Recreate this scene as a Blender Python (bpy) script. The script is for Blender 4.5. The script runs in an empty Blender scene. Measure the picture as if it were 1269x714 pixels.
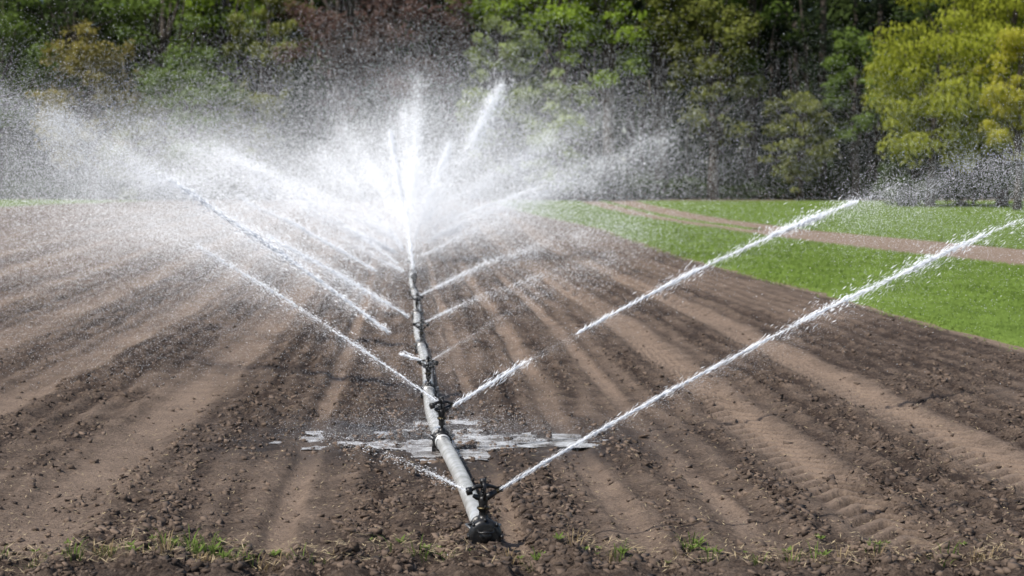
import bpy, math, numpy as np
rng=np.random.default_rng(7)
scene=bpy.context.scene
scene.view_settings.view_transform='Standard'
try: scene.view_settings.look='None'
except Exception: pass
scene.view_settings.exposure=0
SUN=np.array([-0.60,-0.33,0.82]); SUN/=np.linalg.norm(SUN)

# ---------------------------------------------------------------- noise
TAB=rng.random((256,256))
def vn(x,y,o=0):
    x=np.asarray(x,float)+o*17.3; y=np.asarray(y,float)+o*9.1
    xi=np.floor(x).astype(int); yi=np.floor(y).astype(int)
    fx=x-xi; fy=y-yi; fx=fx*fx*(3-2*fx); fy=fy*fy*(3-2*fy)
    a=TAB[xi&255,yi&255]; b=TAB[(xi+1)&255,yi&255]; c=TAB[xi&255,(yi+1)&255]; d=TAB[(xi+1)&255,(yi+1)&255]
    return (a*(1-fx)+b*fx)*(1-fy)+(c*(1-fx)+d*fx)*fy
def fbm(x,y,o=0,n=4):
    s=0;a=.5
    for i in range(n):
        s=s+a*vn(x,y,o+i); x=x*2.03; y=y*2.03; a*=.5
    return s
def sst(a,b,x):
    t=np.clip((x-a)/(b-a),0,1); return t*t*(3-2*t)

# ---------------------------------------------------------------- terrain
def basez(y):
    y=np.asarray(y,float)
    return .187*np.log1p(np.exp(np.clip((y-40)/10,-30,60)))
def U(x,y): return x-.316+.0655*y
EY=[0,20,27.9,42.4,57,83,110,130,140,170]; EX=[9.1,8.8,8.42,7.41,5.9,4.2,0.3,-1.5,-2,-3]
PLY=[0,40,54,70,90,100,120,140,150]; PLX=[24,20.5,15.8,11.9,8.6,7.3,6.2,5.2,4.8]
PRY=[0,40,64,82,95,110,125,140,150]; PRX=[31,26.5,19.3,14.2,12.2,11.0,10.2,9.8,9.8]
def edge(y): return np.interp(y,EY,EX)
def pl(y): return np.interp(y,PLY,PLX)
def pr(y): return np.interp(y,PRY,PRX)
def xp(y): return np.interp(y,[12.5,14,17.6,22.5,29.4,42.4,67,110],[-.19,-.37,-.75,-1.15,-1.61,-2.48,-4.1,-6.9])
LANES=[(-3.05,.36),(-5.3,.32),(-7.6,.4),(-9.8,.35),(-12.4,.4),(-14.6,.35),(-17.5,.4),(3.75,.30),(5.75,.32),(1.55,.14),(-1.25,.12),(2.5,.12),(.55,.10)]
def soil(x,y):
    u=U(x,y)
    wob=.16*(fbm(u*.3,y*.16,3,3)-.4)+.22*np.sin(y*.11+.6)*sst(0,5,np.abs(u))
    uu=u+wob+.05*(vn(x*3,y*2,9)-.5)
    lane=np.zeros_like(u)
    for c,w in LANES: lane=np.maximum(lane,np.exp(-((uu-c)/w)**4)*(.5+.5*sst(.25,.6,vn(uu*1.3+c,y*.45,14))))
    band=sst(.34,.62,vn(uu*1.15,y*.07,11))*(.35+.65*vn(uu*3,y*.6,5))
    def bd(c,w,s): return s*np.exp(-((uu-c)/w)**2)*sst(.15,.65,vn(uu*2.2+c,y*.6,8))
    for c,w,s in [(1.0,.24,1.),(4.8,.48,1.),(-4.15,.45,1.),(-2.1,.36,1.),(-.35,.18,.9),(2.0,.22,.9),(3.1,.22,.9),(6.7,.35,1.),(-6.4,.4,.9),(-8.7,.4,.9)]: band=np.maximum(band,bd(c,w,s))
    band=band*(1-lane)
    green=sst(-.3,.3,x-edge(y))
    far=1-sst(40,85,y)*.6
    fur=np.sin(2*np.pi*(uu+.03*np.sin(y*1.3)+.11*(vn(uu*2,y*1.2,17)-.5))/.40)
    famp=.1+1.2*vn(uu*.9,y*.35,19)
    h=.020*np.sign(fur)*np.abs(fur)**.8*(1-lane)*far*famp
    h=h+.026*(1-lane)-.024*lane
    cl=fbm(x*8,y*6.5,2,4)
    h=h+band*(.19*np.maximum(cl-.40,-.04)+.01)
    h=h+(.040*(fbm(x*12,y*9,21,3)-.4)+.05*np.maximum(fbm(x*5,y*4,23,4)-.5,0))*(1-.75*lane)
    h=h+.05*(fbm(x*.8,y*.5,31,3)-.4)
    tr=0
    for c in (3.75,5.75):
        cv=np.abs(uu-c); s=np.sin(2*np.pi*(y+cv*1.1)/.34); tr=tr+np.exp(-((uu-c)/.27)**6)*np.clip(s*2.5,-1,1)*sst(.1,.4,vn(y*.3,x*0+c,71)+.1)
    h=h+tr*.026
    verge=1-sst(12.0,12.75,y+.35*(vn(x*1.5,y,40)-.5))
    h=h+verge*(.03+.16*(fbm(x*5,y*5,41,4)-.4))
    pd=np.exp(-((x+.85)/1.95)**6-((y-18.15)/.85)**4); pd=np.maximum(pd,np.exp(-((x-xp(y))/.65)**4-((y-18.2)/2.3)**4))
    h=h*(1-.82*pd)+pd*(.085*(fbm(x*2.3,y*1.5,44,5)-.46))
    h=h*(1-green*.92)
    return h,lane,band,verge,green,fur,cl,tr
def gz(x,y):
    x=np.asarray(x,float); y=np.asarray(y,float)
    return basez(y)+soil(x,y)[0]

# ---------------------------------------------------------------- mesh helpers
class B:
    def __init__(s): s.v=[];s.q=[];s.m=[];s.t=[];s.sm=[];s.n=0
    def add(s,v,q,m=0,t=.5,smooth=False):
        v=np.asarray(v,float).reshape(-1,3); q=np.asarray(q,int).reshape(-1,4)
        s.v.append(v); s.q.append(q+s.n); s.n+=len(v)
        s.m.append(np.full(len(q),m) if np.isscalar(m) else m)
        s.t.append(np.full(len(q),t) if np.isscalar(t) else np.asarray(t))
        s.sm.append(np.full(len(q),smooth))
    def quads(s,v,m=0,t=.5):
        n=len(v); s.add(v.reshape(-1,3),np.arange(n*4).reshape(-1,4),m,t)
    def tube(s,pts,rad,sides=8,m=0,t=.5,smooth=True,cap=True):
        pts=np.asarray(pts,float); rad=list(rad) if hasattr(rad,'__len__') else [rad]*len(pts)
        if cap:
            pts=np.vstack([pts[:1],pts,pts[-1:]]); rad=[1e-4]+rad+[1e-4]
        K=len(pts); T=np.gradient(pts,axis=0)
        ax=pts[-1]-pts[0]; ax=ax/ (np.linalg.norm(ax)+1e-9)
        for i in range(K):
            if np.linalg.norm(T[i])<1e-7: T[i]=ax
        if cap:
            T[0]=T[1]=pts[2]-pts[1]; T[-1]=T[-2]=pts[-2]-pts[-3]
        T/=np.linalg.norm(T,axis=1)[:,None]+1e-12
        up=np.array([0,0,1.]) if abs(ax[2])<.9 else np.array([0,1.,0])
        A=np.cross(T,up); A/=np.linalg.norm(A,axis=1)[:,None]+1e-12; C=np.cross(A,T)
        a=np.linspace(0,2*np.pi,sides,endpoint=False)
        V=pts[:,None]+np.array(rad)[:,None,None]*(A[:,None]*np.cos(a)[None,:,None]+C[:,None]*np.sin(a)[None,:,None])
        q=[]
        for i in range(K-1):
            for j in range(sides):
                k=(j+1)%sides; q.append((i*sides+j,i*sides+k,(i+1)*sides+k,(i+1)*sides+j))
        s.add(V.reshape(-1,3),q,m,t,smooth)
    def box(s,c,d,m=0,rot=0,t=.5):
        c=np.array(c,float); d=np.array(d,float)/2
        P=np.array([(x,y,z) for z in(-1,1) for y in(-1,1) for x in(-1,1)])*d
        R=np.array([[math.cos(rot),-math.sin(rot),0],[math.sin(rot),math.cos(rot),0],[0,0,1]])
        s.add(P@R.T+c,[(0,2,3,1),(4,5,7,6),(0,1,5,4),(2,6,7,3),(0,4,6,2),(1,3,7,5)],m,t)
    def obj(s,name,mats,loc=None,parent=None,attrs=None):
        V=np.vstack(s.v);Q=np.vstack(s.q)
        me=bpy.data.meshes.new(name)
        me.vertices.add(len(V)); me.vertices.foreach_set('co',V.astype(np.float32).ravel())
        me.loops.add(Q.size); me.loops.foreach_set('vertex_index',Q.ravel().astype(np.int32))
        me.polygons.add(len(Q)); me.polygons.foreach_set('loop_start',np.arange(0,Q.size,4,dtype=np.int32))
        try: me.polygons.foreach_set('loop_total',np.full(len(Q),4,dtype=np.int32))
        except Exception: pass
        me.polygons.foreach_set('material_index',np.concatenate(s.m).astype(np.int32))
        me.polygons.foreach_set('use_smooth',np.concatenate(s.sm).astype(bool))
        a=me.attributes.new('tint','FLOAT','FACE'); a.data.foreach_set('value',np.concatenate(s.t).astype(np.float32))
        if attrs:
            for k,val in attrs.items():
                a=me.attributes.new(k,'FLOAT','POINT'); a.data.foreach_set('value',val.astype(np.float32))
        me.update(calc_edges=True)
        for m in mats: me.materials.append(m)
        o=bpy.data.objects.new(name,me); scene.collection.objects.link(o)
        if loc is not None: o.location=loc
        if parent: o.parent=parent
        return o
def unit(v): return v/(np.linalg.norm(v,axis=-1,keepdims=True)+1e-9)
def diamonds(c,nrm,L,W,d=None):
    n=len(c)
    if d is None: d=rng.normal(size=(n,3))
    nrm=unit(nrm); s=unit(np.cross(d,nrm)); d=unit(np.cross(nrm,s))
    L=np.broadcast_to(L,(n,))[:,None]; W=np.broadcast_to(W,(n,))[:,None]
    return np.stack([c-d*L/2,c+s*W/2,c+d*L/2,c-s*W/2],1)

# ---------------------------------------------------------------- materials
def mat(name):
    m=bpy.data.materials.new(name); m.use_nodes=True; nt=m.node_tree
    for n in list(nt.nodes): nt.nodes.remove(n)
    out=nt.nodes.new('ShaderNodeOutputMaterial'); return m,nt,out
def N(nt,t,**k):
    n=nt.nodes.new(t)
    for a,b in k.items(): setattr(n,a,b)
    return n
def noise(nt,scale,detail=4,rough=.6,vec=None):
    n=N(nt,'ShaderNodeTexNoise'); n.inputs['Scale'].default_value=scale; n.inputs['Detail'].default_value=detail; n.inputs['Roughness'].default_value=rough
    if vec: nt.links.new(vec,n.inputs['Vector'])
    return n
def mixc(nt,f,a,b):
    n=N(nt,'ShaderNodeMix',data_type='RGBA')
    for i,v in ((0,f),(6,a),(7,b)):
        if isinstance(v,bpy.types.NodeSocket): nt.links.new(v,n.inputs[i])
        else: n.inputs[i].default_value=v if i==0 else (*v,1)
    return n.outputs[2]
def math_(nt,op,a,b=0.,clamp=False):
    n=N(nt,'ShaderNodeMath',operation=op,use_clamp=clamp)
    for i,v in ((0,a),(1,b)):
        if isinstance(v,bpy.types.NodeSocket): nt.links.new(v,n.inputs[i])
        else: n.inputs[i].default_value=v
    return n.outputs[0]
def ramp(nt,f,a,b):
    n=N(nt,'ShaderNodeMapRange'); nt.links.new(f,n.inputs[0]); n.inputs[1].default_value=a; n.inputs[2].default_value=b; return n.outputs[0]
def attr(nt,k): 
    return N(nt,'ShaderNodeAttribute',attribute_name=k).outputs['Fac']

def soil_mat():
    m,nt,out=mat('soil'); L=nt.links
    pos=N(nt,'ShaderNodeNewGeometry').outputs['Position']
    n1=noise(nt,2.2,6,.65,pos); n2=noise(nt,26,5,.75,pos); n3=noise(nt,.25,3,.5,pos)
    f=math_(nt,'ADD',attr(nt,'soil_tone'),math_(nt,'MULTIPLY',math_(nt,'SUBTRACT',n1.outputs[0],.5),1.1))
    f=math_(nt,'ADD',f,math_(nt,'MULTIPLY',math_(nt,'SUBTRACT',n2.outputs[0],.5),1.7))
    f=math_(nt,'ADD',f,math_(nt,'MULTIPLY',math_(nt,'SUBTRACT',n3.outputs[0],.5),.5),True)
    c=mixc(nt,f,(.045,.029,.021),(.32,.232,.170))
    vo=N(nt,'ShaderNodeTexVoronoi'); vo.inputs['Scale'].default_value=22; L.new(pos,vo.inputs['Vector'])
    fl=math_(nt,'MULTIPLY',math_(nt,'LESS_THAN',vo.outputs['Distance'],.14),ramp(nt,n1.outputs[0],.45,.62),True)
    c=mixc(nt,math_(nt,'MULTIPLY',fl,.45),c,(.36,.29,.22))
    wet=attr(nt,'wet')
    c=mixc(nt,math_(nt,'MULTIPLY',wet,.85),c,(.033,.023,.017))
    p=N(nt,'ShaderNodeBsdfPrincipled'); L.new(c,p.inputs['Base Color'])
    L.new(math_(nt,'SUBTRACT',.95,math_(nt,'MULTIPLY',wet,.65)),p.inputs['Roughness'])
    p.inputs['Specular IOR Level'].default_value=.3
    b=N(nt,'ShaderNodeBump'); b.inputs['Strength'].default_value=1.; b.inputs['Distance'].default_value=.06
    nb=noise(nt,17,7,.72,pos); L.new(nb.outputs[0],b.inputs['Height']); L.new(b.outputs[0],p.inputs['Normal'])
    L.new(p.outputs[0],out.inputs[0]); return m
def leaf_mat(name,dark,light,trans=.35,ns=.45):
    m,nt,out=mat(name); L=nt.links
    pos=N(nt,'ShaderNodeNewGeometry').outputs['Position']
    n=noise(nt,ns,4,.6,pos)
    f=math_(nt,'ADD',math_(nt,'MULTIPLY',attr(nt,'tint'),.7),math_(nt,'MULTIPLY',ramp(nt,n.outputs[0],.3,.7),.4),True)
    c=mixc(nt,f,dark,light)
    d=N(nt,'ShaderNodeBsdfDiffuse'); t=N(nt,'ShaderNodeBsdfTranslucent'); L.new(c,d.inputs[0]); L.new(c,t.inputs[0])
    mx=N(nt,'ShaderNodeMixShader'); mx.inputs[0].default_value=trans; L.new(d.outputs[0],mx.inputs[1]); L.new(t.outputs[0],mx.inputs[2])
    L.new(mx.outputs[0],out.inputs[0]); return m
def simple(name,c1,c2,rough,metal=0,scale=20,bump=0.):
    m,nt,out=mat(name); L=nt.links
    tc=N(nt,'ShaderNodeTexCoord').outputs['Object']
    n=noise(nt,scale,5,.6,tc); c=mixc(nt,ramp(nt,n.outputs[0],.35,.65),c1,c2)
    p=N(nt,'ShaderNodeBsdfPrincipled'); L.new(c,p.inputs['Base Color']); p.inputs['Roughness'].default_value=rough; p.inputs['Metallic'].default_value=metal
    if bump:
        b=N(nt,'ShaderNodeBump'); b.inputs['Strength'].default_value=bump; b.inputs['Distance'].default_value=.01
        L.new(n.outputs[0],b.inputs['Height']); L.new(b.outputs[0],p.inputs['Normal'])
    L.new(p.outputs[0],out.inputs[0]); return m
M_soil=soil_mat()
M_bark=simple('bark',(.03,.024,.018),(.09,.07,.055),.9,0,3,.5)
M_birch=simple('pale_bark',(.12,.11,.085),(.25,.22,.18),.9,0,3,.3)
M_alu=simple('aluminium',(.52,.51,.48),(.84,.84,.82),.27,.4,6,.10)
M_black=simple('black_cast_iron',(.010,.010,.011),(.028,.026,.025),.35,.2,30,.3)
M_brass=simple('dark_brass',(.05,.04,.02),(.12,.09,.04),.4,.7,30,.1)
M_galv=simple('galvanised_steel',(.15,.15,.15),(.3,.3,.3),.45,.6,20,.1)
M_clod=simple('clod_soil',(.050,.034,.025),(.20,.142,.104),.95,0,4,.6)
M_straw=simple('straw',(.32,.24,.13),(.5,.4,.25),.8,0,9)
def water_mat():
    m,nt,out=mat('water_droplets'); L=nt.links
    d=N(nt,'ShaderNodeBsdfDiffuse'); t=N(nt,'ShaderNodeBsdfTranslucent')
    d.inputs[0].default_value=(.95,.97,1,1); t.inputs[0].default_value=(.95,.97,1,1)
    mx=N(nt,'ShaderNodeMixShader'); mx.inputs[0].default_value=.2
    L.new(d.outputs[0],mx.inputs[1]); L.new(t.outputs[0],mx.inputs[2]); L.new(mx.outputs[0],out.inputs[0]); return m
M_water=water_mat()
def puddle_mat():
    m,nt,out=mat('puddle_water'); L=nt.links
    pos=N(nt,'ShaderNodeNewGeometry').outputs['Position']
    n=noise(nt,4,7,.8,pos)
    c=mixc(nt,ramp(nt,n.outputs[0],.42,.62),(.13,.105,.09),(.80,.81,.82))  # muddy base; white patches paint the bright spray reflection into the colour
    p=N(nt,'ShaderNodeBsdfPrincipled'); L.new(c,p.inputs['Base Color']); p.inputs['Roughness'].default_value=.08
    b=N(nt,'ShaderNodeBump'); b.inputs['Strength'].default_value=.6; b.inputs['Distance'].default_value=.012
    nb=noise(nt,30,3,.6,pos); L.new(nb.outputs[0],b.inputs['Height']); L.new(b.outputs[0],p.inputs['Normal'])
    L.new(p.outputs[0],out.inputs[0]); return m
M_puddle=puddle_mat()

# ---------------------------------------------------------------- pipe layout
SY=[12.75,17.4,21.6,27.5,34,41,48,55,62,69,76,83,90,97]
HEADS=[np.array([float(xp(y)),y,float(basez(y))+(.37 if y<13 else .42)]) for y in SY]

# ---------------------------------------------------------------- ground sheet
def grow(a,b,step,g):
    r=[a];
    while r[-1]<b: r.append(r[-1]+step); step*=g
    return r
us=np.concatenate([-np.array(grow(9,26,.1,1.0))[::-1],np.arange(-8.97,-4.5,.03),np.arange(-4.5,5.5,.022),np.arange(5.5,9,.03),np.array(grow(9,20,.12,1.0))])
us=np.concatenate([-np.array(grow(26.4,450,.5,1.18))[::-1],us,np.array(grow(20.5,450,.5,1.18))])
ys=[-40,-20,-8,0,5,8,10,10.8]
y=11.2
while y<150: ys.append(y); y+=max(.026,.00016*y*y)
ys+=grow(152,700,6,1.15); ys=np.array(ys)
GU,GY=np.meshgrid(us,ys); GX=GU+.316-.0655*np.clip(GY,0,160)
h,lane,band,verge,green,fur,cl,tr=soil(GX,GY)
farx=1-sst(26,30,np.abs(GU)); h=h*farx
GZ=basez(np.minimum(GY,300))+h
soil_tone=.46+.38*lane-.38*band+(cl-.45)*.6*band+.12*fur*(1-lane)+.22*tr  # dry lanes paler, cloddy bands darker; also darker in furrow and tread grooves
soil_tone=soil_tone*(1-verge)+.20*verge
soil_tone=soil_tone*(1-.4*sst(30,70,GY))+.68*.4*sst(30,70,GY)  # evens out to a paler tone with distance
soil_tone=np.where(green>.5,.95,soil_tone)
wet=np.exp(-((GX-xp(GY))/.75)**2)*sst(14.0,17,GY)*(1-sst(21,26,GY))*.9
wet=np.maximum(wet,np.exp(-((GX+.8)/2.5)**4)*np.exp(-((GY-18.2)/1.7)**2))
wet=wet*np.clip(.2+1.7*fbm(GX*1.7,GY*1.1,60,4),0,1)
b=B(); R,C=GX.shape; idx=np.arange(R*C).reshape(R,C)
q=np.stack([idx[:-1,:-1],idx[:-1,1:],idx[1:,1:],idx[1:,:-1]],-1).reshape(-1,4)
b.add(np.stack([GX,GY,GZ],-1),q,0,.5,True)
b.obj('ploughed_field_ground',[M_soil],attrs={'soil_tone':soil_tone.ravel(),'wet':wet.ravel()})

# ---------------------------------------------------------------- soil clods
def clods(x,y,smin,smax,b):
    P=np.array([(x_,y_,z_) for z_ in(-1,1) for y_ in(-1,1) for x_ in(-1,1)],float)
    P=P/np.sqrt(3)*.55
    Q=np.array([(0,2,3,1),(4,5,7,6),(0,1,5,4),(2,6,7,3),(0,4,6,2),(1,3,7,5)])
    n=len(x); s=smin+(smax-smin)*rng.random(n)**5
    V=P[None]*(1+1.1*(rng.random((n,8,1))-.5))+.16*rng.normal(size=(n,8,3))
    a=rng.random(n)*6.28; ca,sa=np.cos(a),np.sin(a)
    V=np.stack([V[...,0]*ca[:,None]-V[...,1]*sa[:,None],V[...,0]*sa[:,None]+V[...,1]*ca[:,None],V[...,2]*.7+.25*V[...,0]],-1)*s[:,None,None]
    V=V+np.stack([x,y,gz(x,y)+s*.03],-1)[:,None]
    b.add(V.reshape(-1,3),(Q[None]+8*np.arange(n)[:,None,None]).reshape(-1,4),0,.5,True)
b=B()
nn_=380000
yy=11.5/(1-rng.random(nn_)*(1-11.5/45)); xx=(rng.random(nn_)-.5)*2*(.34*yy+1)
S_=soil(xx,yy); bd_=S_[2]; vg=S_[3]; gr=S_[4]
k=rng.random(len(xx))<(bd_*.42+vg*.30+.03)*(1-gr)*sst(.25,.65,fbm(xx*2.5,yy*1.6,200,3)+.1)
clods(xx[k],yy[k],.008,.08,b)
b.obj('soil_clods',[M_clod])

# ---------------------------------------------------------------- green crop
M_crop=leaf_mat('young_cereal',(.105,.160,.034),(.235,.335,.075),.2,.8)
def sheet(b,y0,y1,fl,fr,nx):
    yy=[y0]
    while yy[-1]<y1: yy.append(yy[-1]+max(.25,.004*yy[-1]))
    yy=np.array(yy); t=np.linspace(0,1,nx)
    l=fl(yy)+.5*(fbm(yy*.9,yy*0,70,3)-.45); r=fr(yy)+.6*(fbm(yy*.5,yy*0,73,3)-.45)
    X=l[:,None]+(r-l)[:,None]*t; Y=np.repeat(yy[:,None],nx,1)
    Z=basez(Y)+.055+.03*(fbm(X*2,Y*2,75,2)-.4); Z[:,0]-=.06; Z[:,-1]-=.06
    R,C=X.shape; idx=np.arange(R*C).reshape(R,C)
    q=np.stack([idx[:-1,:-1],idx[:-1,1:],idx[1:,1:],idx[1:,:-1]],-1).reshape(-1,4)
    xc=X[:-1,:-1].ravel(); yc=Y[:-1,:-1].ravel()
    c=.5*vn(xc*3,yc*.8,77)+.7*fbm(xc*.35,yc*.12,79,3)
    b.add(np.stack([X,Y,Z],-1),q,0,np.clip(-.15+1.1*c,0,1),True)
b=B()
sheet(b,16,139,lambda y:edge(y)+.25,lambda y:pl(y),90)
n=200000; yy=20/(1-rng.random(n)*(1-20/110)); e=edge(yy)+.1-.5*rng.random(n)**3; r=pl(yy); xx=e+(r-e)*rng.random(n); k=(xx<.34*yy+2)&(rng.random(n)<.25+.75*sst(.3,.6,fbm(xx*.6+yy*.04,yy*.25,66,3))); xx=xx[k];yy=yy[k]
ub=xx+.08*yy; xx=xx+(np.round(ub/.25)*.25-ub)*.6
c=np.stack([xx,yy,basez(yy)+.08],-1); nn=rng.normal(size=(len(xx),3))*.55+np.array([-.2,-.2,.8]); sc=np.clip(yy/35,.8,2.2)
b.quads(diamonds(c,nn,.12*sc,.016*sc,rng.normal(size=(len(xx),3))*.6+np.array([0,0,.8])),0,.2+.8*rng.random(len(xx)))
b.obj('green_crop_field',[M_crop])
b=B()
sheet(b,30,136,lambda y:pr(y),lambda y:pr(y)*0+62,90)
n=70000; yy=45/(1-rng.random(n)*(1-45/130)); xx=pr(yy)+rng.random(n)*(.34*yy+3-pr(yy)).clip(0)
c=np.stack([xx,yy,basez(yy)+.08],-1); sc=np.clip(yy/35,.8,2.2)
b.quads(diamonds(c,rng.normal(size=(n,3))*.55+np.array([-.2,-.2,.8]),.12*sc,.02*sc,rng.normal(size=(n,3))*.6+np.array([0,0,.8])),0,.2+.8*rng.random(n))
b.obj('green_crop_field',[M_crop])
b=B()
sheet(b,118,139,lambda y:y*0-90,lambda y:y*0-31+.5*(y-130),40)
b.obj('grass_strip',[M_crop])
b=B(); sheet(b,82,138,lambda y:.55*pl(y)+.45*pr(y)-.35,lambda y:.55*pl(y)+.45*pr(y)+.35,6)
b.obj('grass_strip',[M_crop])

# ---------------------------------------------------------------- puddle (flat water level, soil pokes through it)
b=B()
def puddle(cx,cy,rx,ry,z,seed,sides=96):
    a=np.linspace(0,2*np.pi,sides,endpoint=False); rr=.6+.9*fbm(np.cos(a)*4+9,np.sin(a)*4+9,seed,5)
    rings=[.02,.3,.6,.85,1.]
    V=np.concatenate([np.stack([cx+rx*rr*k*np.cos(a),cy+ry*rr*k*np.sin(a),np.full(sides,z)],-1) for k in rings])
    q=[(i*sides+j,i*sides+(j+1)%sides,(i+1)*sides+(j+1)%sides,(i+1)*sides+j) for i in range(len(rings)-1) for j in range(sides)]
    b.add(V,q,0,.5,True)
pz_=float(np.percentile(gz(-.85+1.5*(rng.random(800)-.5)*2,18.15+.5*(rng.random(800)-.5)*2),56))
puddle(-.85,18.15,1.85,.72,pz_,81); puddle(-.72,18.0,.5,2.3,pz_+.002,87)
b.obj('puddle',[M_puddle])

# ---------------------------------------------------------------- irrigation pipe
pipe=bpy.data.objects.new('irrigation_pipe',None); scene.collection.objects.link(pipe)
def pz(y): return float(basez(y))+.125
for i in range(len(SY)-1):
    b=B(); y0,y1=SY[i]+.12,SY[i+1]-.12
    yy=np.linspace(y0,y1,9); t=np.linspace(0,1,9)
    P=np.stack([np.interp(yy,[SY[i],SY[i+1]],[xp(SY[i]),xp(SY[i+1])])+.03*np.sin(t*np.pi)*((-1)**i),yy,[pz(v) for v in yy]],-1); P[:,2]-=.02*np.sin(t*np.pi)
    b.tube(P,.072,28,0)
    for e in (0,-1):
        d=(P[1]-P[0])/np.linalg.norm(P[1]-P[0])*(1 if e==0 else -1)
        b.tube([P[e]+d*.005,P[e]+d*.05],.080,28,0); b.tube([P[e]+d*.13,P[e]+d*.145],.078,28,1)
    b.obj('pipe_section_%d'%(i+1),[M_alu,M_galv],parent=pipe)
for i,yv in enumerate(SY):
    b=B(); x=float(xp(yv)); z=pz(yv); d=np.array([-.1,1,0]); d/=np.linalg.norm(d); c=np.array([x,yv,z])
    b.tube([c-d*.13,c-d*.125,c+d*.125,c+d*.13],[.08,.086,.086,.08],24,0)
    b.tube([c-d*.135,c-d*.105],.10,24,0); b.tube([c+d*.105,c+d*.135],.10,24,0)
    b.tube([c+[0,0,.06],c+[0,0,.125]],[.05,.035],14,0)
    for s in(-1,1):
        b.tube([c+[s*.085,-.1,.03],c+[s*.13,0,.05],c+[s*.09,.13,.03]],.009,8,1)
        b.box(c+[s*.085,0,-.09],(.03,.16,.10),0)
    b.box(c+[0,0,-.125],(.26,.18,.018),0)
    if i==0:
        b.tube([c-d*.14,c-d*.17,c-d*.21,c-d*.215],[.125,.13,.118,.09],28,0)
        b.tube([c-d*.215,c-d*.235],[.05,.045],16,0)
        for k in range(8):
            a=k*math.pi/4; p=c-d*.18+np.array([math.cos(a)*.125,0,math.sin(a)*.125]); b.tube([p-d*.04,p+d*.05],.012,8,0)
        b.tube([c-d*.2+[-.07,0,.06],c-d*.27+[-.05,0,.04],c-d*.27+[.05,0,.04],c-d*.2+[.07,0,.06]],.009,8,0)
        b.box(c-d*.16+[0,0,-.12],(.3,.14,.03),0)
    b.obj('coupler_%d'%(i+1),[M_black,M_galv],parent=pipe)

AZ={0:(1,.3),1:(1,.55),2:(-1,.4),3:(-1,.3),4:(-1,.35)}
def sprinkler(i):
    H=HEADS[i]; b=B(); dx,dy=AZ.get(i,(math.cos(i*2.1),math.sin(i*2.1))); f=np.array([dx,dy,0.]); f/=np.linalg.norm(f); s=np.array([-f[1],f[0],0])
    k=np.array([0,0,1.]); o=np.zeros(3)
    b.tube([o-k*.17,o-k*.07],.014,12,0)
    b.tube([o-k*.155,o-k*.13],.028,6,0,smooth=False); b.tube([o-k*.11,o-k*.075],.025,6,0,smooth=False)
    b.tube([o-k*.08,o-k*.06,o-k*.03,o+k*.0,o+k*.02],[.020,.031,.025,.032,.026],14,0)
    b.tube([o,o+f*.05+k*.025,o+f*.085+k*.045],[.024,.02,.015],12,0)
    b.tube([o+f*.08+k*.042,o+f*.10+k*.052],[.018,.015],6,1,smooth=False)
    b.tube([o,o-f*.04+k*.015,o-f*.06+k*.025],[.02,.016,.012],12,0)
    b.tube([o+s*.022,o+s*.042+k*.03,o+s*.042+k*.075,o+s*.014+k*.10,o-s*.014+k*.10,o-s*.042+k*.075,o-s*.042+k*.03,o-s*.022],.0105,8,0)
    b.tube([o+k*.015,o+k*.115],.007,8,0); b.tube([o+k*.095,o+k*.12],.02,10,0)
    for j in range(4): b.tube([o+k*(.03+.015*j),o+k*(.036+.015*j)],.015,10,0)
    b.tube([o-f*.085+k*.055,o-f*.045+k*.075,o+k*.08,o+f*.05+k*.075,o+f*.095+k*.058],[.016,.012,.015,.011,.009],10,0)
    b.tube([o-f*.10+k*.05,o-f*.07+k*.055],[.024,.024],10,0)
    b.box(o+f*.105+k*.055,(.03,.012,.035),0,math.atan2(f[1],f[0])+.3); b.box(o+f*.09+s*.015+k*.052,(.02,.01,.03),0,math.atan2(f[1],f[0])-.5)
    b.tube([o-k*.055,o-k*.045],.038,16,1); b.tube([o-k*.05+s*.036,o-k*.01+s*.05,o+k*.03+s*.045],.006,6,0)
    b.tube([o-k*.05-s*.036,o-k*.03-s*.055],.006,6,0)
    ob=b.obj('impact_sprinkler',[M_black,M_brass,M_galv],loc=tuple(H)); ob.scale=(1.3,)*3
for i in range(len(SY)): sprinkler(i)

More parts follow.
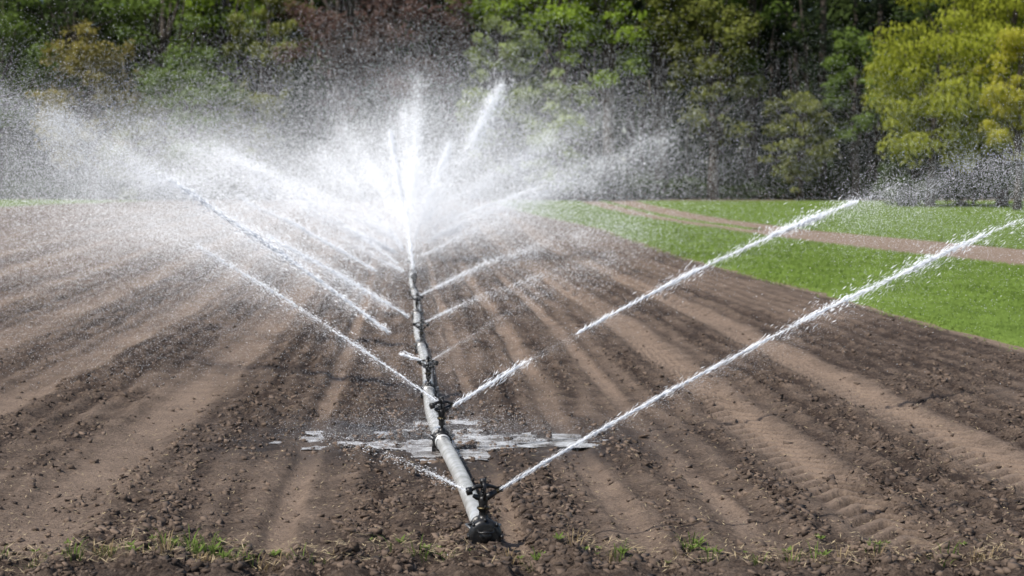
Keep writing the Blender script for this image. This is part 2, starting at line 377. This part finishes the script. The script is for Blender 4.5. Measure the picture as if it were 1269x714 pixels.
# ---------------------------------------------------------------- water
def drops(b,P,sz,dirs=None,el=1.):
    P=np.asarray(P); g=basez(P[:,1])+.03; k=P[:,2]>g; P=P[k]; n=len(P)
    s=np.broadcast_to(sz,(len(k),))[k]
    nn=SUN+np.array([0,-.35,0])+rng.normal(size=(n,3))*.42
    d=None if dirs is None else dirs[k]
    b.quads(diamonds(P,nn,s*el,s,d),0,.5)
def jet(O,T,v,s0,s1,n,w0,w1,size,el=8,fall=0.,clump=.6,pw=1.3,fade=0.,b=None,name='water_jet'):
    own=b is None
    if own: b=B()
    O=np.array(O,float);T=np.array(T,float); hv=T[:2]-O[:2]; D=np.linalg.norm(hv); hv/=D; dz=T[2]-O[2]; g=9.8
    while True:
        A=g*D*D/(2*v*v); disc=D*D-4*A*(A+dz)
        if disc>0: break
        v*=1.1
    tn=(D-math.sqrt(disc))/(2*A)
    n2=int(n*2.2); s=rng.random(n2)
    ph=rng.random()*100
    dens=(1-clump)+clump*sst(.3,.75,vn(s*(s1-s0)*D*2.0+ph,s*0,50))*(.3+.7*vn(s*(s1-s0)*D*11+ph,s*0,55))*1.7
    if fade: dens=dens*(1-s)**fade
    k=rng.random(n2)<dens; s=s[k][:n]
    S=s0+(s1-s0)*s; x=S*D; z=x*tn-g*x*x*(1+tn*tn)/(2*v*v)
    rel=(S/s1)**pw; w=w0+(w1-w0)*rel
    m=len(S); P=np.stack([O[0]+hv[0]*x,O[1]+hv[1]*x,O[2]+z],-1)
    q_=rng.random(m); core=np.where(q_<.5,.28,np.where(q_<.82,.8,2.3))
    P=P+rng.normal(size=(m,3))*(w*core)[:,None]
    wx=(vn(x*1.5+ph,x*0,61)-.5)*w*.8; P[:,2]+=wx
    if fall: P[:,2]-=rng.exponential(1,m)*fall*rel
    tang=tn-g*x*(1+tn*tn)/(v*v)
    d=unit(np.stack([hv[0]+0*x,hv[1]+0*x,tang],-1)+rng.normal(size=(m,3))*.035)
    sz=size*(.35+rng.random(m)**2.5*1.3)
    drops(b,P,sz,d,el)
    if own: b.obj(name,[M_water])
Hn=[h+np.array([0,0,.07]) for h in HEADS]
b=B(); f=np.array([.13,.03,0])
T=(4.19,14,2.47)
jet(Hn[0]+f,T,18,0,1.0,5500,.004,.026,.0034,12,b=b,clump=.75)
jet(Hn[0]+f,T,18,.0,.5,2400,.0025,.007,.004,18,b=b,clump=.1)
jet(Hn[0]+f,T,18,.5,1.3,4200,.014,.040,.005,7,b=b,clump=.97)
jet(Hn[0]+f,T,18,1.0,2.6,20000,.04,.4,.0045,1.6,fall=.5,b=b)
jet(Hn[0]+f,T,18,.1,1.25,24000,.02,.10,.0021,1.6,fall=.2,b=b)
jet(Hn[0]-f,(-1.6,13.4,.85),8,0,1.0,2600,.008,.06,.0028,5,fall=.06,b=b,fade=.8)
b.obj('water_jet',[M_water])
b=B()
T=(4.28,21,2.59)
jet(Hn[1]+f,T,20,0,.17,1500,.008,.03,.006,9,b=b,clump=.2,fade=.5)
jet(Hn[1]+f,T,20,.27,1.0,6000,.010,.036,.005,10,b=b,clump=.88)
jet(Hn[1]+f,T,20,.27,.7,1400,.005,.014,.006,12,b=b,clump=.4)
jet(Hn[1]+f,T,20,.75,1.15,3500,.022,.05,.0065,5,b=b,clump=.97)
jet(Hn[1]+f,T,20,.95,2.1,70000,.12,.50,.0048,1.5,fall=.6,b=b,clump=.4)
jet(Hn[1]+f,T,20,.1,1.3,26000,.04,.17,.0027,1.6,fall=.28,b=b)
b.obj('water_jet',[M_water])
for Oi,T,v,s0,s1,n,w0,w1,sz,fl in [
 (1,(-3.49,18.5,2.16),18,0,1.0,7000,.008,.045,.0042,.02),
 (1,(-3.49,18.5,2.16),18,.1,1.1,20000,.03,.16,.0026,.2),
 (1,(-3.49,18.5,2.16),18,.8,2.0,40000,.06,.35,.0040,.3),
 (2,(-4.4,23,2.69),20,.16,1.05,11000,.010,.05,.0065,0.),
 (2,(-4.4,23,2.69),20,.55,1.1,5000,.02,.08,.008,0.),
 (2,(-4.4,23,2.69),20,.95,2.3,150000,.09,.42,.0052,.4),
 (2,(-4.4,23,2.69),20,.3,1.1,22000,.06,.24,.0034,.35),
 (3,(-4.2,29,1.95),18,.08,1.0,8000,.015,.06,.007,0.02),
 (3,(-4.2,29,1.95),18,.2,1.1,18000,.05,.28,.0042,.35),
 (3,(-4.2,29,1.95),18,.9,2.4,60000,.08,.5,.006,.5),
 (4,(-5.85,36,2.6),19,.22,1.0,8000,.02,.10,.009,0.02),
 (4,(-5.85,36,2.6),19,.9,2.2,60000,.10,.6,.0075,.6),
 (5,(-6.6,44,3.3),19,.1,1.1,9000,.03,.18,.009,.08),
 (5,(-6.6,44,3.3),19,1.0,2.2,40000,.15,.8,.009,.6),
 (2,(1.44,24,1.75),14,.0,1.2,9000,.015,.16,.0034,.2),
 (3,(1.3,30,1.5),14,.0,1.2,8000,.02,.22,.0040,.25),
 (4,(2.3,38,2.0),15,.0,1.2,11000,.03,.32,.0055,.35),
 (2,(-1.45,21.8,.62),9,.0,1.0,500,.008,.015,.008,0.),
 (8,(.88,61,2.74),18,.3,1.0,6000,.03,.10,.015,0.),
 (7,(4.46,58,4.3),22,.1,1.15,20000,.08,.65,.009,.4),
 (7,(2.0,57,3.0),22,.1,1.15,16000,.07,.5,.010,.35),
 (7,(-9,57,3.7),22,.1,1.2,26000,.08,.65,.010,.4),
 (6,(-8.0,49,3.1),20,.1,1.2,22000,.06,.46,.010,.4),
 (8,(-11,64,4.2),22,.1,1.3,24000,.10,.8,.011,.5),
 (6,(-3.55,50.2,4.2),26,.30,1.1,6500,.05,.15,.012,.1),
 (6,(-3.55,50.2,4.2),26,.85,1.08,3000,.05,.10,.015,.05),
 (7,(-2.15,56.5,4.2),26,.1,1.05,9000,.06,.28,.011,.2),
 (7,(-2.15,56.5,4.2),26,.8,1.05,3000,.06,.14,.016,.1),
 (7,(-.55,59,6.1),28,.15,.8,7000,.06,.44,.010,.5),
 (7,(-.55,59,6.1),28,.7,1.08,11000,.15,.36,.012,.4),
 (7,(-3.3,59,6.4),28,.2,1.08,30000,.10,.7,.0095,1.1),
 (8,(-4.1,64.5,5.9),28,.2,1.05,9000,.10,.6,.011,.6),
 (8,(-4.1,64.5,5.9),28,.8,1.05,4500,.15,.35,.013,.3),
 (7,(1.0,60,4.5),26,.15,1.1,14000,.10,.65,.010,.6),
 (6,(-5.6,51,3.9),24,.1,1.1,13000,.06,.46,.009,.4),
 (9,(-7.5,74,6.0),26,.1,1.1,14000,.15,1.0,.012,.8),
 (9,(3.0,73,5.8),26,.1,1.2,14000,.15,1.0,.011,.9),
 (5,(-2.75,43.5,2.4),20,.1,1.0,4500,.04,.14,.010,.1),
 (6,(.2,49,2.2),17,.1,1.0,6500,.04,.26,.007,.25),
 (5,(-5.0,42,1.9),17,.1,1.0,6500,.04,.20,.007,.2),
 ]:
    jet(Hn[Oi],T,v,s0,s1,n,w0,w1,sz,7 if s0<.8 and sz>.0035 else 1.6,fall=fl)
# drifting mist: very fine droplets
b=B()
def blob(c,sg,n,sz,b=b):
    P=np.array(c)+rng.normal(size=(n,3))*np.array(sg)
    k=rng.random(n)<.5+.5*sst(.25,.6,fbm(P[:,0]*.5+P[:,1]*.1,P[:,2]*1.1,93,3))
    P=P[k]; drops(b,P,sz*(.5+rng.random(len(P))),None,1.)
def veil(x0,x1,y0,y1,z0,z1,n,sz,b=b):
    x=x0+(x1-x0)*rng.beta(1.6,1.6,n); y=y0+(y1-y0)*rng.random(n); z=z0+(z1-z0)*rng.random(n)**1.6
    k=rng.random(n)<.15+.85*sst(.2,.75,fbm(x*.25+z*.2,z*.7+y*.08,88,3)*1.15)
    drops(b,np.stack([x,y,z+basez(y)],-1)[k],sz,None,1.)
blob((-3.5,56,1.9),(1.1,5,.8),80000,.017)
blob((-3.7,58,2.8),(2.3,6,1.3),240000,.015)
blob((-3.2,60,4.8),(4.2,6,1.9),280000,.013)
blob((-6,60,2.3),(5,8,1.5),230000,.014)
blob((-2.9,48,.9),(.4,3,.4),9000,.013)
blob((-9.5,50,2.6),(5.8,9,1.5),330000,.012)
blob((0.5,58,3.0),(3.8,7,1.4),140000,.013)
blob((-6.4,26,3.0),(2.8,3,.75),300000,.0053)
blob((-6,38,2.2),(3.8,6,1.1),240000,.0085)
blob((-1.2,22,.5),(.8,2.5,.3),12000,.0045)
blob((-.8,18.0,.15),(.9,.5,.12),16000,.004)
blob((8,46,4.2),(4,6,1.2),60000,.007)
veil(-24,2,45,90,0,5,230000,.014); veil(-15,1,22,50,0,3.4,330000,.0072); veil(2,13,22,40,1.8,4.6,50000,.005)
b.obj('water_mist',[M_water])

# ---------------------------------------------------------------- trees
def crown(b,cen,rad,n,size,clumps=80,shell=.45,m=1,flat=.6,cr=.26,droop=False):
    cen=np.array(cen,float); rad=np.array(rad,float)
    d=unit(rng.normal(size=(clumps,3))); r=shell+(1-shell)*rng.random(clumps)**.6
    r*=.82+.36*rng.random(clumps)
    cc=cen+d*r[:,None]*rad
    csz=(cr*(.55+.9*rng.random(clumps)))*rad[0]
    w=csz**2; w/=w.sum(); ci=rng.choice(clumps,n,p=w)
    off=rng.normal(size=(n,3)); off=unit(off)*(rng.random((n,1))**.45)
    P=cc[ci]+off*csz[ci][:,None]*np.array([1,1,flat])
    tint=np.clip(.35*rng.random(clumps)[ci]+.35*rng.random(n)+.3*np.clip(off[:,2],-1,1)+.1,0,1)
    nn=off*.7+np.array([-.2,-.3,.7])+rng.normal(size=(n,3))*.5
    L=size*(.6+.8*rng.random(n))
    if droop: b.quads(diamonds(P,off+rng.normal(size=(n,3))*.5+[-.3,-.5,.3],L*droop,L*.5,np.array([.15,0,-1.])+off*.45*[1,1,0]+rng.normal(size=(n,3))*.35),m,tint)
    else: b.quads(diamonds(P,nn,L,L*.7),m,tint)
    return cc
def broad(name,x,y,Ht,R,lm,n=9000,base=.28,size=.30,bark=None,clumps=80,droop=False,lean=0,shell=.45,cr=.26,flat=.6):
    b=B(); z0=float(basez(y))-.2
    c0=np.array([0,0,Ht*(base+(1-base)/2)])+[lean,0,0]; rad=(R,R*.9,Ht*(1-base)/2)
    tr=.018*Ht
    pts=[(0,0,0),(.1,0,Ht*.2),(lean*.4-.1,.1,Ht*.45),(lean*.8,0,Ht*.85)]
    b.tube(pts,[tr*1.5,tr,tr*.75,tr*.2],8,0)
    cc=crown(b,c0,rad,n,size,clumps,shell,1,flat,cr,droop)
    for p in cc[:26]:
        t=.25+.5*rng.random(); s=np.array([np.interp(t,[0,.2,.45,.85],[q[0] for q in pts]),0,Ht*t*.95]); 
        if p[2]<s[2]: s[2]=p[2]*.8
        mid=(s+p)/2+rng.normal(size=3)*.3+[0,0,-.3]
        b.tube([s,mid,p],[tr*.35,tr*.22,tr*.07],5,0,cap=False)
    return b.obj(name,[bark or M_bark,lm],loc=(x,y,z0))
def conifer(name,x,y,Ht,R,lm,n=8000,size=.34,base=.12,b=None):
    own=b is None
    if own: b=B(); o=np.zeros(3)
    else: o=np.array([x,y,float(basez(y))-.2])
    b.tube(o+np.array([(0,0,0),(0,0,Ht*.5),(0,0,Ht*.98)]),[.016*Ht,.010*Ht,.001*Ht],7,0)
    nb=90; t=base+(1-base)*rng.random(nb)**.9; a=rng.random(nb)*6.283; rl=R*(1-t)**.75*(.7+.5*rng.random(nb))/(1-base)**.7
    i=rng.integers(0,nb,n); f=rng.random(n)**.6
    r=rl[i]*f; z=Ht*t[i]-r*.35+.35*rng.normal(size=n); w=.16*r+.25
    P=np.stack([r*np.cos(a[i])+rng.normal(size=n)*w,r*np.sin(a[i])+rng.normal(size=n)*w,z],-1)+o
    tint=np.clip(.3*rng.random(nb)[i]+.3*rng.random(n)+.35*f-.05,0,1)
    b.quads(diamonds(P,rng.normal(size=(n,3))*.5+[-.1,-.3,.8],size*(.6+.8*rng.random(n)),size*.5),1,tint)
    if own: return b.obj(name,[M_bark,lm],loc=(x,y,float(basez(y))-.2))
G_dark=leaf_mat('leaf_dark_green',(.024,.040,.014),(.090,.125,.040))
G_mid=leaf_mat('leaf_mid_green',(.05,.085,.020),(.20,.28,.06))
G_fresh=leaf_mat('leaf_fresh_green',(.10,.155,.018),(.34,.47,.06))
G_pale=leaf_mat('leaf_pale_green',(.13,.17,.05),(.36,.43,.14))
G_olive=leaf_mat('leaf_olive',(.11,.095,.025),(.36,.31,.085))
G_olg=leaf_mat('leaf_olive_green',(.07,.082,.02),(.26,.28,.07))
G_brown=leaf_mat('leaf_copper',(.058,.035,.029),(.20,.125,.10))
G_con=leaf_mat('needles_dark',(.010,.018,.012),(.046,.062,.034))
G_will=leaf_mat('leaf_willow',(.15,.170,.018),(.46,.49,.07),.45)
G_yel=leaf_mat('leaf_yellow_green',(.22,.21,.02),(.56,.53,.08),.45)
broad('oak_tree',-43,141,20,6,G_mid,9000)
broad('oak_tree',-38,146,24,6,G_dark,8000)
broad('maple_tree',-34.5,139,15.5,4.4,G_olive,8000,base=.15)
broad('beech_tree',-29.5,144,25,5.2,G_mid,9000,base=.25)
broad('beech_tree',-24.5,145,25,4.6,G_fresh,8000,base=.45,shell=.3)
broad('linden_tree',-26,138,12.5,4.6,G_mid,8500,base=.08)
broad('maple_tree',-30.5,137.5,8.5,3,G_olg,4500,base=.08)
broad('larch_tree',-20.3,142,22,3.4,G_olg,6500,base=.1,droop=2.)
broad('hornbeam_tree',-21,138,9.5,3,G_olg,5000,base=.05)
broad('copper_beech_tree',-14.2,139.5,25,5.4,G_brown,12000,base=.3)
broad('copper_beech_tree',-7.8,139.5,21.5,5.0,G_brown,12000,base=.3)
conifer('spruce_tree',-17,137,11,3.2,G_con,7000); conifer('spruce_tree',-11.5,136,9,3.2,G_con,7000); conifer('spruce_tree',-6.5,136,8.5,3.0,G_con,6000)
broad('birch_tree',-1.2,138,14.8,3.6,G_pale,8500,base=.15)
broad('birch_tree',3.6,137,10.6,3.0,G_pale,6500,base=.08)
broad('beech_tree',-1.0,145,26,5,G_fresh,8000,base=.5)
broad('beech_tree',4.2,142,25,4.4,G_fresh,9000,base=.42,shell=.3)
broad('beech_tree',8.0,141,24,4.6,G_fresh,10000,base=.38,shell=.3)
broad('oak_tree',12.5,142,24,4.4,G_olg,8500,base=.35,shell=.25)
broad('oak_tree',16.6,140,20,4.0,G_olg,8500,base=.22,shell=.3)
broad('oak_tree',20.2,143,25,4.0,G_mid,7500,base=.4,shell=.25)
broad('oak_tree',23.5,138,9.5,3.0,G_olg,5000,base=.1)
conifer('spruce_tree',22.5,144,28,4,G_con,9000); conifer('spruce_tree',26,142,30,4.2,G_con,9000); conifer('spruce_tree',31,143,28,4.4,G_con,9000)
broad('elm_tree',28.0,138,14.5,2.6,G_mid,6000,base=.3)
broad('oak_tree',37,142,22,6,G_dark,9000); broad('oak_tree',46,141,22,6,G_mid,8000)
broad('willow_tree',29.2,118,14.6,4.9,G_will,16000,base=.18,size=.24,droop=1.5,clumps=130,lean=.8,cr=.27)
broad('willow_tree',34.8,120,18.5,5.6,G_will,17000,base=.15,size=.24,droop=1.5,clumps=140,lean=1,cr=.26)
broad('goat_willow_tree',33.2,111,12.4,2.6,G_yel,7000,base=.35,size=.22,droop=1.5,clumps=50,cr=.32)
broad('hazel_shrub',28.5,120,4.6,2.6,G_dark,4000,base=.05); broad('hazel_shrub',33,121,5,3,G_dark,4500,base=.05)

b=B(); 
for i in range(44):
    x=-88+i*4.1+rng.normal()*1; y=152+rng.random()*8
    if rng.random()<.45: conifer('x',x,y,25+rng.random()*7,4.2,None,3000,.55,b=b)
    else:
        Ht=24+rng.random()*6; z0=float(basez(y)); b.tube([(x,y,z0-.3),(x+.2,y,z0+Ht*.5),(x,y,z0+Ht*.9)],[.35,.25,.05],7,0)
        crown(b,(x,y,z0+Ht*.58),(4.6,4,Ht*.42),3000,.55,60,.3,2,.6,.3)
for i in range(130):
    x=-75+150*rng.random(); y=142+12*rng.random(); z0=float(basez(y)); hh=9+10*rng.random(); r=.07+.12*rng.random()
    b.tube([(x,y,z0-.2),(x+rng.normal()*.3,y,z0+hh*.5),(x+rng.normal()*.6,y,z0+hh)],[r,r*.8,r*.4],6,3 if rng.random()<.35 else 0)
n=80000
x=-105+210*rng.random(n); z=42*rng.random(n)**.9; y=172+4*np.sin(x*.3)+rng.normal(size=n)*2
b.quads(diamonds(np.stack([x,y,z+basez(y)],-1),rng.normal(size=(n,3))+[0,-.8,.5],1.7,1.3),2,rng.random(n)*.5)
b.obj('distant_forest',[M_bark,G_con,G_dark,M_birch])
b=B(); n=45000
x=-80+160*rng.random(n); yo=rng.random(n); y=139.5+8*yo; hmax=.5+3.2*vn(x*.35,y*.2,120)*(.4+yo)
z=hmax*rng.random(n)**.7
b.quads(diamonds(np.stack([x,y,z+basez(y)],-1),rng.normal(size=(n,3))*.7+[0,-.2,.8],.42,.28),0,np.clip(z/hmax*.5+rng.random(n)*.5-.1,0,1))
b.obj('undergrowth',[G_dark])

# ---------------------------------------------------------------- foreground verge
M_grass=leaf_mat('verge_grass',(.06,.09,.02),(.20,.27,.07),.3)
M_dryg=leaf_mat('dry_grass',(.16,.11,.05),(.38,.29,.17),.2)
b=B()
def tuft(x,y,n,h,m,spread=.05):
    z=float(gz(x,y)); 
    for i in range(n):
        a=rng.random()*6.283; r=rng.random()*spread; o=np.array([x+r*math.cos(a),y+r*math.sin(a),z-.01]); hh=h*(.4+.8*rng.random()); ln=.25+.8*rng.random()
        d=np.array([math.cos(a),math.sin(a),0]); s=np.array([-d[1],d[0],0])*(.002+.003*rng.random())
        P=[o,o+d*hh*ln*.25+[0,0,hh*.5],o+d*hh*ln*.7+[0,0,hh*.85],o+d*hh*ln*1.2+[0,0,hh*.9]]; W=[1,.9,.6,.08]
        V=[]; 
        for p,w in zip(P,W): V+=[p-s*w,p+s*w]
        b.add(V,[(0,1,3,2),(2,3,5,4),(4,5,7,6)],m,rng.random(),True)
def weed(x,y,s):
    z=float(gz(x,y))
    for i in range(9):
        a=i*2.4; d=np.array([math.cos(a),math.sin(a),.35+.5*rng.random()]); p=np.array([x,y,z+.01]); t=np.array([-d[1],d[0],0])
        L=s*(.6+.6*rng.random()); b.add([p,p+d*L*.55+t*L*.2,p+d*L,p+d*L*.55-t*L*.2],[(0,1,2,3)],0,.4+.6*rng.random())
for i in range(170):
    x=-3.9+7.8*rng.random(); y=11.85+.3*rng.random()
    if x<-1.7 and rng.random()<.9 or rng.random()<.25: tuft(x,y,int(5+12*rng.random()),.05+.09*rng.random(),0 if rng.random()<.55 else 1,.09)
for x,y in [(-2.4,12.45),(-2.25,12.3),(-2.55,12.25),(-2.35,12.2),(-2.15,12.15),(1.3,12.5),(1.36,12.6),(.75,12.05),(2.2,12.1)]: tuft(x,y,14,.15,0,.07); weed(x+.05,y,.07)
for i in range(40): weed(-3.8+7.6*rng.random(),11.9+.9*rng.random(),.025+.04*rng.random())
n=1700; x=-4+8*rng.random(n); y=11.8+1.0*rng.random(n)**1.3; k=(vn(x*1.3,y*1.3,150)>.4)|(x<-1.8); x=x[k];y=y[k]; n=len(x)
b.quads(diamonds(np.stack([x,y,gz(x,y)+.02+.02*rng.random(n)],-1),rng.normal(size=(n,3))*.3+[0,0,1],.05+.13*rng.random(n)**2,.007,rng.normal(size=(n,3))*[1,1,.25]),2,.5)
b.obj('grass_verge',[M_grass,M_dryg,M_straw])
b=B(); n=5500; y=12.3/(1-rng.random(n)*(1-12.3/26)); x=(rng.random(n)-.5)*.72*y
b.quads(diamonds(np.stack([x,y,gz(x,y)+.012],-1),rng.normal(size=(n,3))*.3+[0,0,1],.02+.05*rng.random(n),.007,rng.normal(size=(n,3))*[1,1,.15]),0,.5)
b.obj('straw_litter',[M_straw])

# ---------------------------------------------------------------- light, world, camera
w=bpy.data.worlds.new('World'); scene.world=w; w.use_nodes=True; nt=w.node_tree
bg=nt.nodes['Background']; sky=nt.nodes.new('ShaderNodeTexSky'); sky.sky_type='NISHITA'; sky.sun_disc=False
el=math.asin(SUN[2]); az=math.atan2(SUN[0],SUN[1])
sky.sun_elevation=el; sky.sun_rotation=az; nt.links.new(sky.outputs[0],bg.inputs[0]); bg.inputs[1].default_value=.12
sl=bpy.data.lights.new('sun','SUN'); sl.energy=4.7; sl.angle=math.radians(1.0); sl.color=(1,.955,.89)
so=bpy.data.objects.new('sun',sl); scene.collection.objects.link(so)
from mathutils import Vector
so.rotation_euler=Vector(tuple(SUN)).to_track_quat('Z','Y').to_euler()
cam=bpy.data.cameras.new('camera'); co=bpy.data.objects.new('camera',cam); scene.collection.objects.link(co)
co.location=(0,0,2.74); co.rotation_euler=(math.radians(90-3.34),0,0); cam.lens=59.3; cam.sensor_width=36; cam.clip_end=2000; cam.clip_start=.1
cam.dof.use_dof=True; cam.dof.focus_distance=15.5; cam.dof.aperture_fstop=1.9
scene.camera=co
